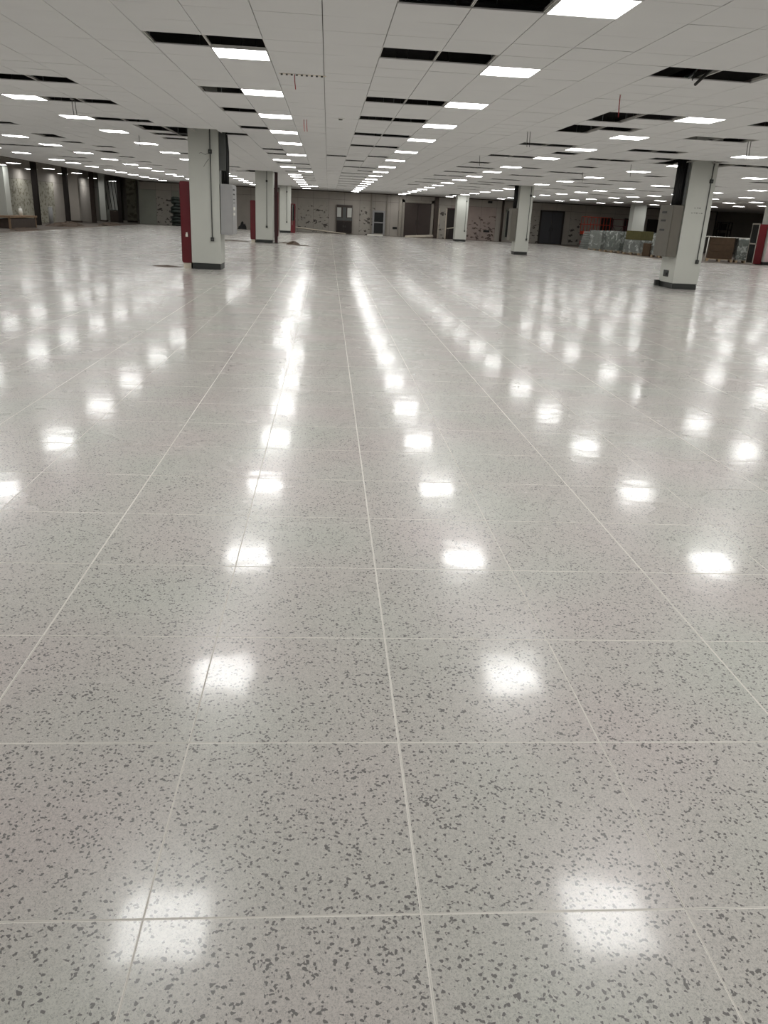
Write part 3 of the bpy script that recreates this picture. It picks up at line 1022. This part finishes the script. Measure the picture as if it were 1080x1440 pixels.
ml = MB().tube([(18.9, 60.2, SLAB_Z + .02), (19.5, 60.6, .75)], .035, 6).build('leaning_pipe', 'pink')
tag(ml, 'pale pipe leaning against the red scissor lift', 'pipe')

# ------------------------------------------------------------------ left strip: posts, wall things, clutter
for k, (x, y, w_, mt, lb) in enumerate([
        (-16.95, 50.5, .34, 'steel', 'thick black steel post nearest the left picture edge'),
        (-16.7, 55.4, .32, 'steel', 'second thick black steel post from the left edge'),
        (-17.0, 62.5, .34, 'steel2', 'brown steel post beside the pale grey wall piers'),
        (-16.1, 66.7, .36, 'steel', 'black steel post right of the pale glazed partition'),
        (-16.2, 71.5, .4, 'steel2', 'olive brown steel post right of the black one'),
        (-15.75, 73.9, .42, 'maroon', 'dark maroon post deep in the left passage'),
        (-15.0, 73.9, .3, 'maroon', 'thin maroon post at the far end of the left passage')]):
    p = thing('steel_post', (x, y, SLAB_Z), lb, 'post', 'dark steel posts in the left strip')
    h_ = SLAB - SLAB_Z - .02
    hw = w_ * .4
    MB().box(-hw, hw, -hw, -hw + .03, .02, h_).box(-hw, hw, hw - .03, hw, .02, h_).box(-.02, .02, -hw + .03, hw - .03, .02, h_).build('post_shaft', mt, p)
    MB().box(-hw - .05, hw + .05, -hw - .05, hw + .05, 0, .02).build('foot_plate', 'steel', p)
for k, (x, y, w_, mt, lb) in enumerate([(-17.6, 67.6, .45, 'column', 'pale pier left of the glazed partition'),
                                        (-17.9, 61.0, .8, 'wall', 'plain grey pier behind the brown steel post'),
                                        (-15.9, 69.8, .7, 'marked_tall', 'grey marked pier between the black and olive posts'),
                                        (-15.4, 72.5, .7, 'wall', 'plain pier left of the maroon posts')]):
    p = thing('wall_pier', (x, y, SLAB_Z), lb, 'pier', 'piers in the left passage')
    MB().box(-w_ / 2, w_ / 2, -.2, .2, 0, SLAB - SLAB_Z - .02, bev=.01).build('pier_shaft', mt, p)
    MB().box(-w_ / 2 - .02, w_ / 2 + .02, -.22, .22, 0, .12).build('pier_base', 'steel2', p)
gp = thing('glazed_partition', (-17.1, 68.2, SLAB_Z), 'pale glazed partition with thin dark leaning bars in the left passage', 'partition')
MB().box(-.5, .75, 0, .05, .9, 3.0).build('pane', 'pane', gp)
for k in range(5):
    MB().tube([(-.45 + k * .25, -.05, 3.0), (-.25 + k * .25, -.05, .9)], .02, 6).build('bar', 'steel', gp)  # thin tubes imitate slanting reflections in the glass
MB().box(-.1, .75, -.35, .05, 0, .85, bev=.02).build('base_cupboard', 'steel2', gp)

# timber bench with things on it
be = thing('timber_bench', (-15.9, 44.0, SLAB_Z), 'long low timber bench by the left picture edge', 'bench', rz=0.0)
MB().box(-.35, .35, -1.7, 2.2, .5, .6, bev=.01).build('bench_top', 'timber', be)
for x in (-.28, .28):
    for y in (-1.6, 2.05):
        MB().box(x - .04, x + .04, y - .04, y + .04, 0, .5).build('leg', 'timber', be)
MB().box(-.3, .3, -1.5, 2.0, .02, .46).build('stored_boards', 'steel2', be)
M['bright_white'] = plain('bright_white_plastic', (245, 245, 238), 0.4, var=0.0)
wb = thing('white_bottle', (-16.0, 45.1, SLAB_Z + .6), 'bright white bottle standing on the timber bench', 'bottle')
MB().tube([(0, 0, 0), (0, 0, .34)], .09, 14).build('bottle_body', 'bright_white', wb)
MB().tube([(0, 0, .34), (0, 0, .42)], .035, 10).build('bottle_neck', 'white', wb)
tb = thing('pale_drum', (-17.4, 54.2, SLAB_Z), 'pale grey tube standing right of the leftmost black post', 'drum')
MB().tube([(0, 0, 0), (0, 0, 1.0)], .13, 14).build('drum_body', 'cabgrey', tb)
MB().tube([(0, 0, 1.0), (0, 0, 1.04)], .14, 14).build('drum_lid', 'white', tb)
bk = thing('rubble_heap', (-15.7, 51.6, SLAB_Z), 'low dark rubble heap at the foot of the left posts', 'rubble')


def heap(parent, name, rx, ry, h_, mat, n=14, seed=1):
    rr = random.Random(seed)
    mb = MB()
    rings = 4
    for r in range(rings + 1):
        t = r / rings
        for k in range(n):
            a = 2 * math.pi * k / n
            q = (1 - t) * (1 + rr.uniform(-.25, .25))
            mb.v.append((rx * q * math.cos(a), ry * q * math.sin(a), h_ * (1 - (1 - t) ** 2) * (1 + rr.uniform(-.3, .3)) if r else 0))
    for r in range(rings):
        for k in range(n):
            mb.face([r * n + k, r * n + (k + 1) % n, (r + 1) * n + (k + 1) % n, (r + 1) * n + k], 0)
    return mb.build(name, mat, parent)


heap(bk, 'rubble', .8, 2.6, .22, 'dust', 18, 3)['kind'] = 'stuff'
for k, (x, y, rx, ry, h_, lb) in enumerate([(-14.6, 41.5, .5, 1.6, .12, 'low dusty debris heap beside the timber bench'),
                                            (-14.7, 57.5, .6, 2.2, .15, 'low dusty debris strip at the foot of the far left wall')]):
    d = thing('debris_heap', (x, y, SLAB_Z), lb, 'debris')
    heap(d, 'debris', rx, ry, h_, 'dust', 16, 20 + k)['kind'] = 'stuff'
# dusty scraps on the polished floor
for k, (x, y, rx, ry, h_, lb) in enumerate([(-3.95, 20.6, .38, .12, .03, 'thin dark scraps on the floor left of the near left pillar'),
                                            (-1.55, 38.2, .35, .35, .12, 'small brown dust heap right of the dark red post'),
                                            (-1.0, 37.2, .45, .25, .03, 'flat smear of brown dust right of the small dust heap'),
                                            (-4.3, 39.0, .7, .3, .03, 'flat dark scraps left of the second left pillar'),
                                            (-2.0, 39.3, .3, .2, .04, 'small pile of sweepings behind the dark red post')]):
    d = thing('dust_heap', (x, y, .001), lb, 'dust')
    heap(d, 'dust', rx, ry, h_, 'dust', 14, 40 + k)['kind'] = 'stuff'
# black coiled hose stack left of the near pillar
hs = thing('hose_stack', (-11.15, 63.6, SLAB_Z), 'tall black coiled hose bundle seen left of the red hose cabinet', 'hose')
for k in range(9):
    pts = []
    r0 = .36 + .1 * math.sin(k * 1.9)
    if k > 6: r0 *= .8
    for q in range(15):
        a = 2 * math.pi * q / 14
        pts.append((r0 * math.cos(a) + .07 * math.sin(k * 2.3), r0 * math.sin(a), .13 + k * .225 + .03 * math.sin(3 * a)))
    MB().tube(pts, .125, 8).build('hose_coil', 'greenblack', hs)
bb = thing('rubbish_heap', (-6.35, 62.9, SLAB_Z), 'black heap of bags by the far wall right of the grey cabinet', 'rubbish')
for k, (x, y, r_) in enumerate([(-.35, 0, .28), (.1, .1, .34), (.5, -.05, .22)]):
    heap(bb, 'bag', r_, r_, r_ * 1.4, 'black', 12, 60 + k)

# pale laths and boards lying before the far wall
for k, (p0, p1, w_, mt, lb) in enumerate([((-3.2, 63.6, .35), (1.4, 64.0, -.02), .05, 'cream', 'long pale lath sloping down before the far wall, left of the cupboard'),
                                          ((3.0, 63.2, -.03), (4.2, 63.3, -.03), .1, 'white', 'short pale board lying before the narrow framed door'),
                                          ((5.9, 63.2, -.02), (8.1, 63.9, .12), .12, 'cream', 'pale board lying before the tall brown door')]):
    a = MB()
    v0, v1 = Vector(p0), Vector(p1)
    a.tube([v0, v1], w_, 4)
    o = a.build('timber_lath', mt)
    tag(o, lb, 'lath')

hr = thing('barrier', (9.7, 63.5, SLAB_Z), 'pale sloping handrail on two posts before the dark doorway', 'barrier')
MB().tube([(-.6, 0, .8), (.6, 0, 1.0)], .035, 6).build('rail', 'cream', hr)
for x, z in ((-.5, .8), (.5, .97)):
    MB().tube([(x, 0, 0), (x, 0, z)], .025, 6).build('post', 'steel2', hr)

# ------------------------------------------------------------------ small things hanging from the ceiling
def ceil_pt(i, j):
    return CX + T * i, CY + T * j


for k, (x, y, n_, ln, mt, lb) in enumerate([
        (-0.45, 11.1, 1, .17, 'redwire', 'red wire hanging from the ceiling near the left of the middle'),
        (-0.48, 16.21, 2, .2, 'redwire', 'pair of red wires hanging farther along the middle aisle'),
        (3.69, 11.05, 1, .26, 'redwire', 'red and dark wire hanging right of the middle, before the dark slots'),
        (3.67, 15.96, 2, .26, 'conduit', 'pair of thin wires hanging at the slot in the second right gap'),
        (7.65, 15.39, 2, .28, 'conduit', 'pair of dark wires hanging above the near right pillar'),
        (3.94, 22.37, 1, .24, 'conduit', 'single wire hanging over the small slot between two light rows'),
        (8.0, 22.29, 1, .3, 'conduit', 'wire hanging before a lit panel left of the near right pillar'),
        (8.01, 26.57, 1, .3, 'conduit', 'wire hanging beyond the right slots, left of the pallets'),
        (-4.35, 15.19, 2, .25, 'conduit', 'pair of wires hanging above a lit panel at left'),
        (-4.76, 22.1, 1, .25, 'conduit', 'wire hanging left of the near left pillar')]):
    h_ = thing('hanging_wire', (x, y, H), lb, 'wire')
    MB().tube([(0, 0, -.004), (0, 0, .0)], .03, 12).build('wire_rosette', 'rim', h_)
    for q in range(n_):
        dx = .05 * q
        MB().tube([(dx, 0, .0), (dx + .004, 0, -ln * .5), (dx + .015, 0, -ln)], .006, 6).build('wire', mt, h_)
# detector
dt = thing('smoke_detector', (.19, 15.67, H), 'small round detector on the ceiling in the middle aisle', 'detector')
MB().tube([(0, 0, -.012), (0, 0, 0)], .055, 16).build('detector_base', 'rim', dt)
MB().tube([(0, 0, -.03), (0, 0, -.012)], .035, 16).build('detector_head', 'conduit', dt)
# torn strip around a wire left of the middle
ts = thing('torn_tape', (-0.36, 11.12, H), 'torn pale tape strip on the ceiling at the nearest red wire', 'tape')
MB().box(-.28, .3, -.03, .03, -.003, -.0005).build('tape_strip', 'cream', ts)
for q in range(9):
    MB().box(-.26 + q * .062, -.235 + q * .062, -.03, -.02, -.02, -.003).build('tape_tooth', 'conduit', ts)
# broken runner hanging out of the right slot
br = thing('broken_runner', (3.92, 9.3, H), 'broken ceiling runner dangling out of the open slot at upper right', 'rail')
MB().tube([(-.06, -.12, -.13), (.12, .0, .02), (.3, .1, .16)], .016, 6).build('runner_piece', 'box_dark', br)
MB().tube([(-.1, -.02, -.06), (.06, .08, .1)], .01, 6).build('runner_tab', 'galv', br)
MB().tube([(-.09, -.1, -.09), (-.05, -.05, .05), (0, .0, .3)], .006, 5).build('wire_end', 'black', br)
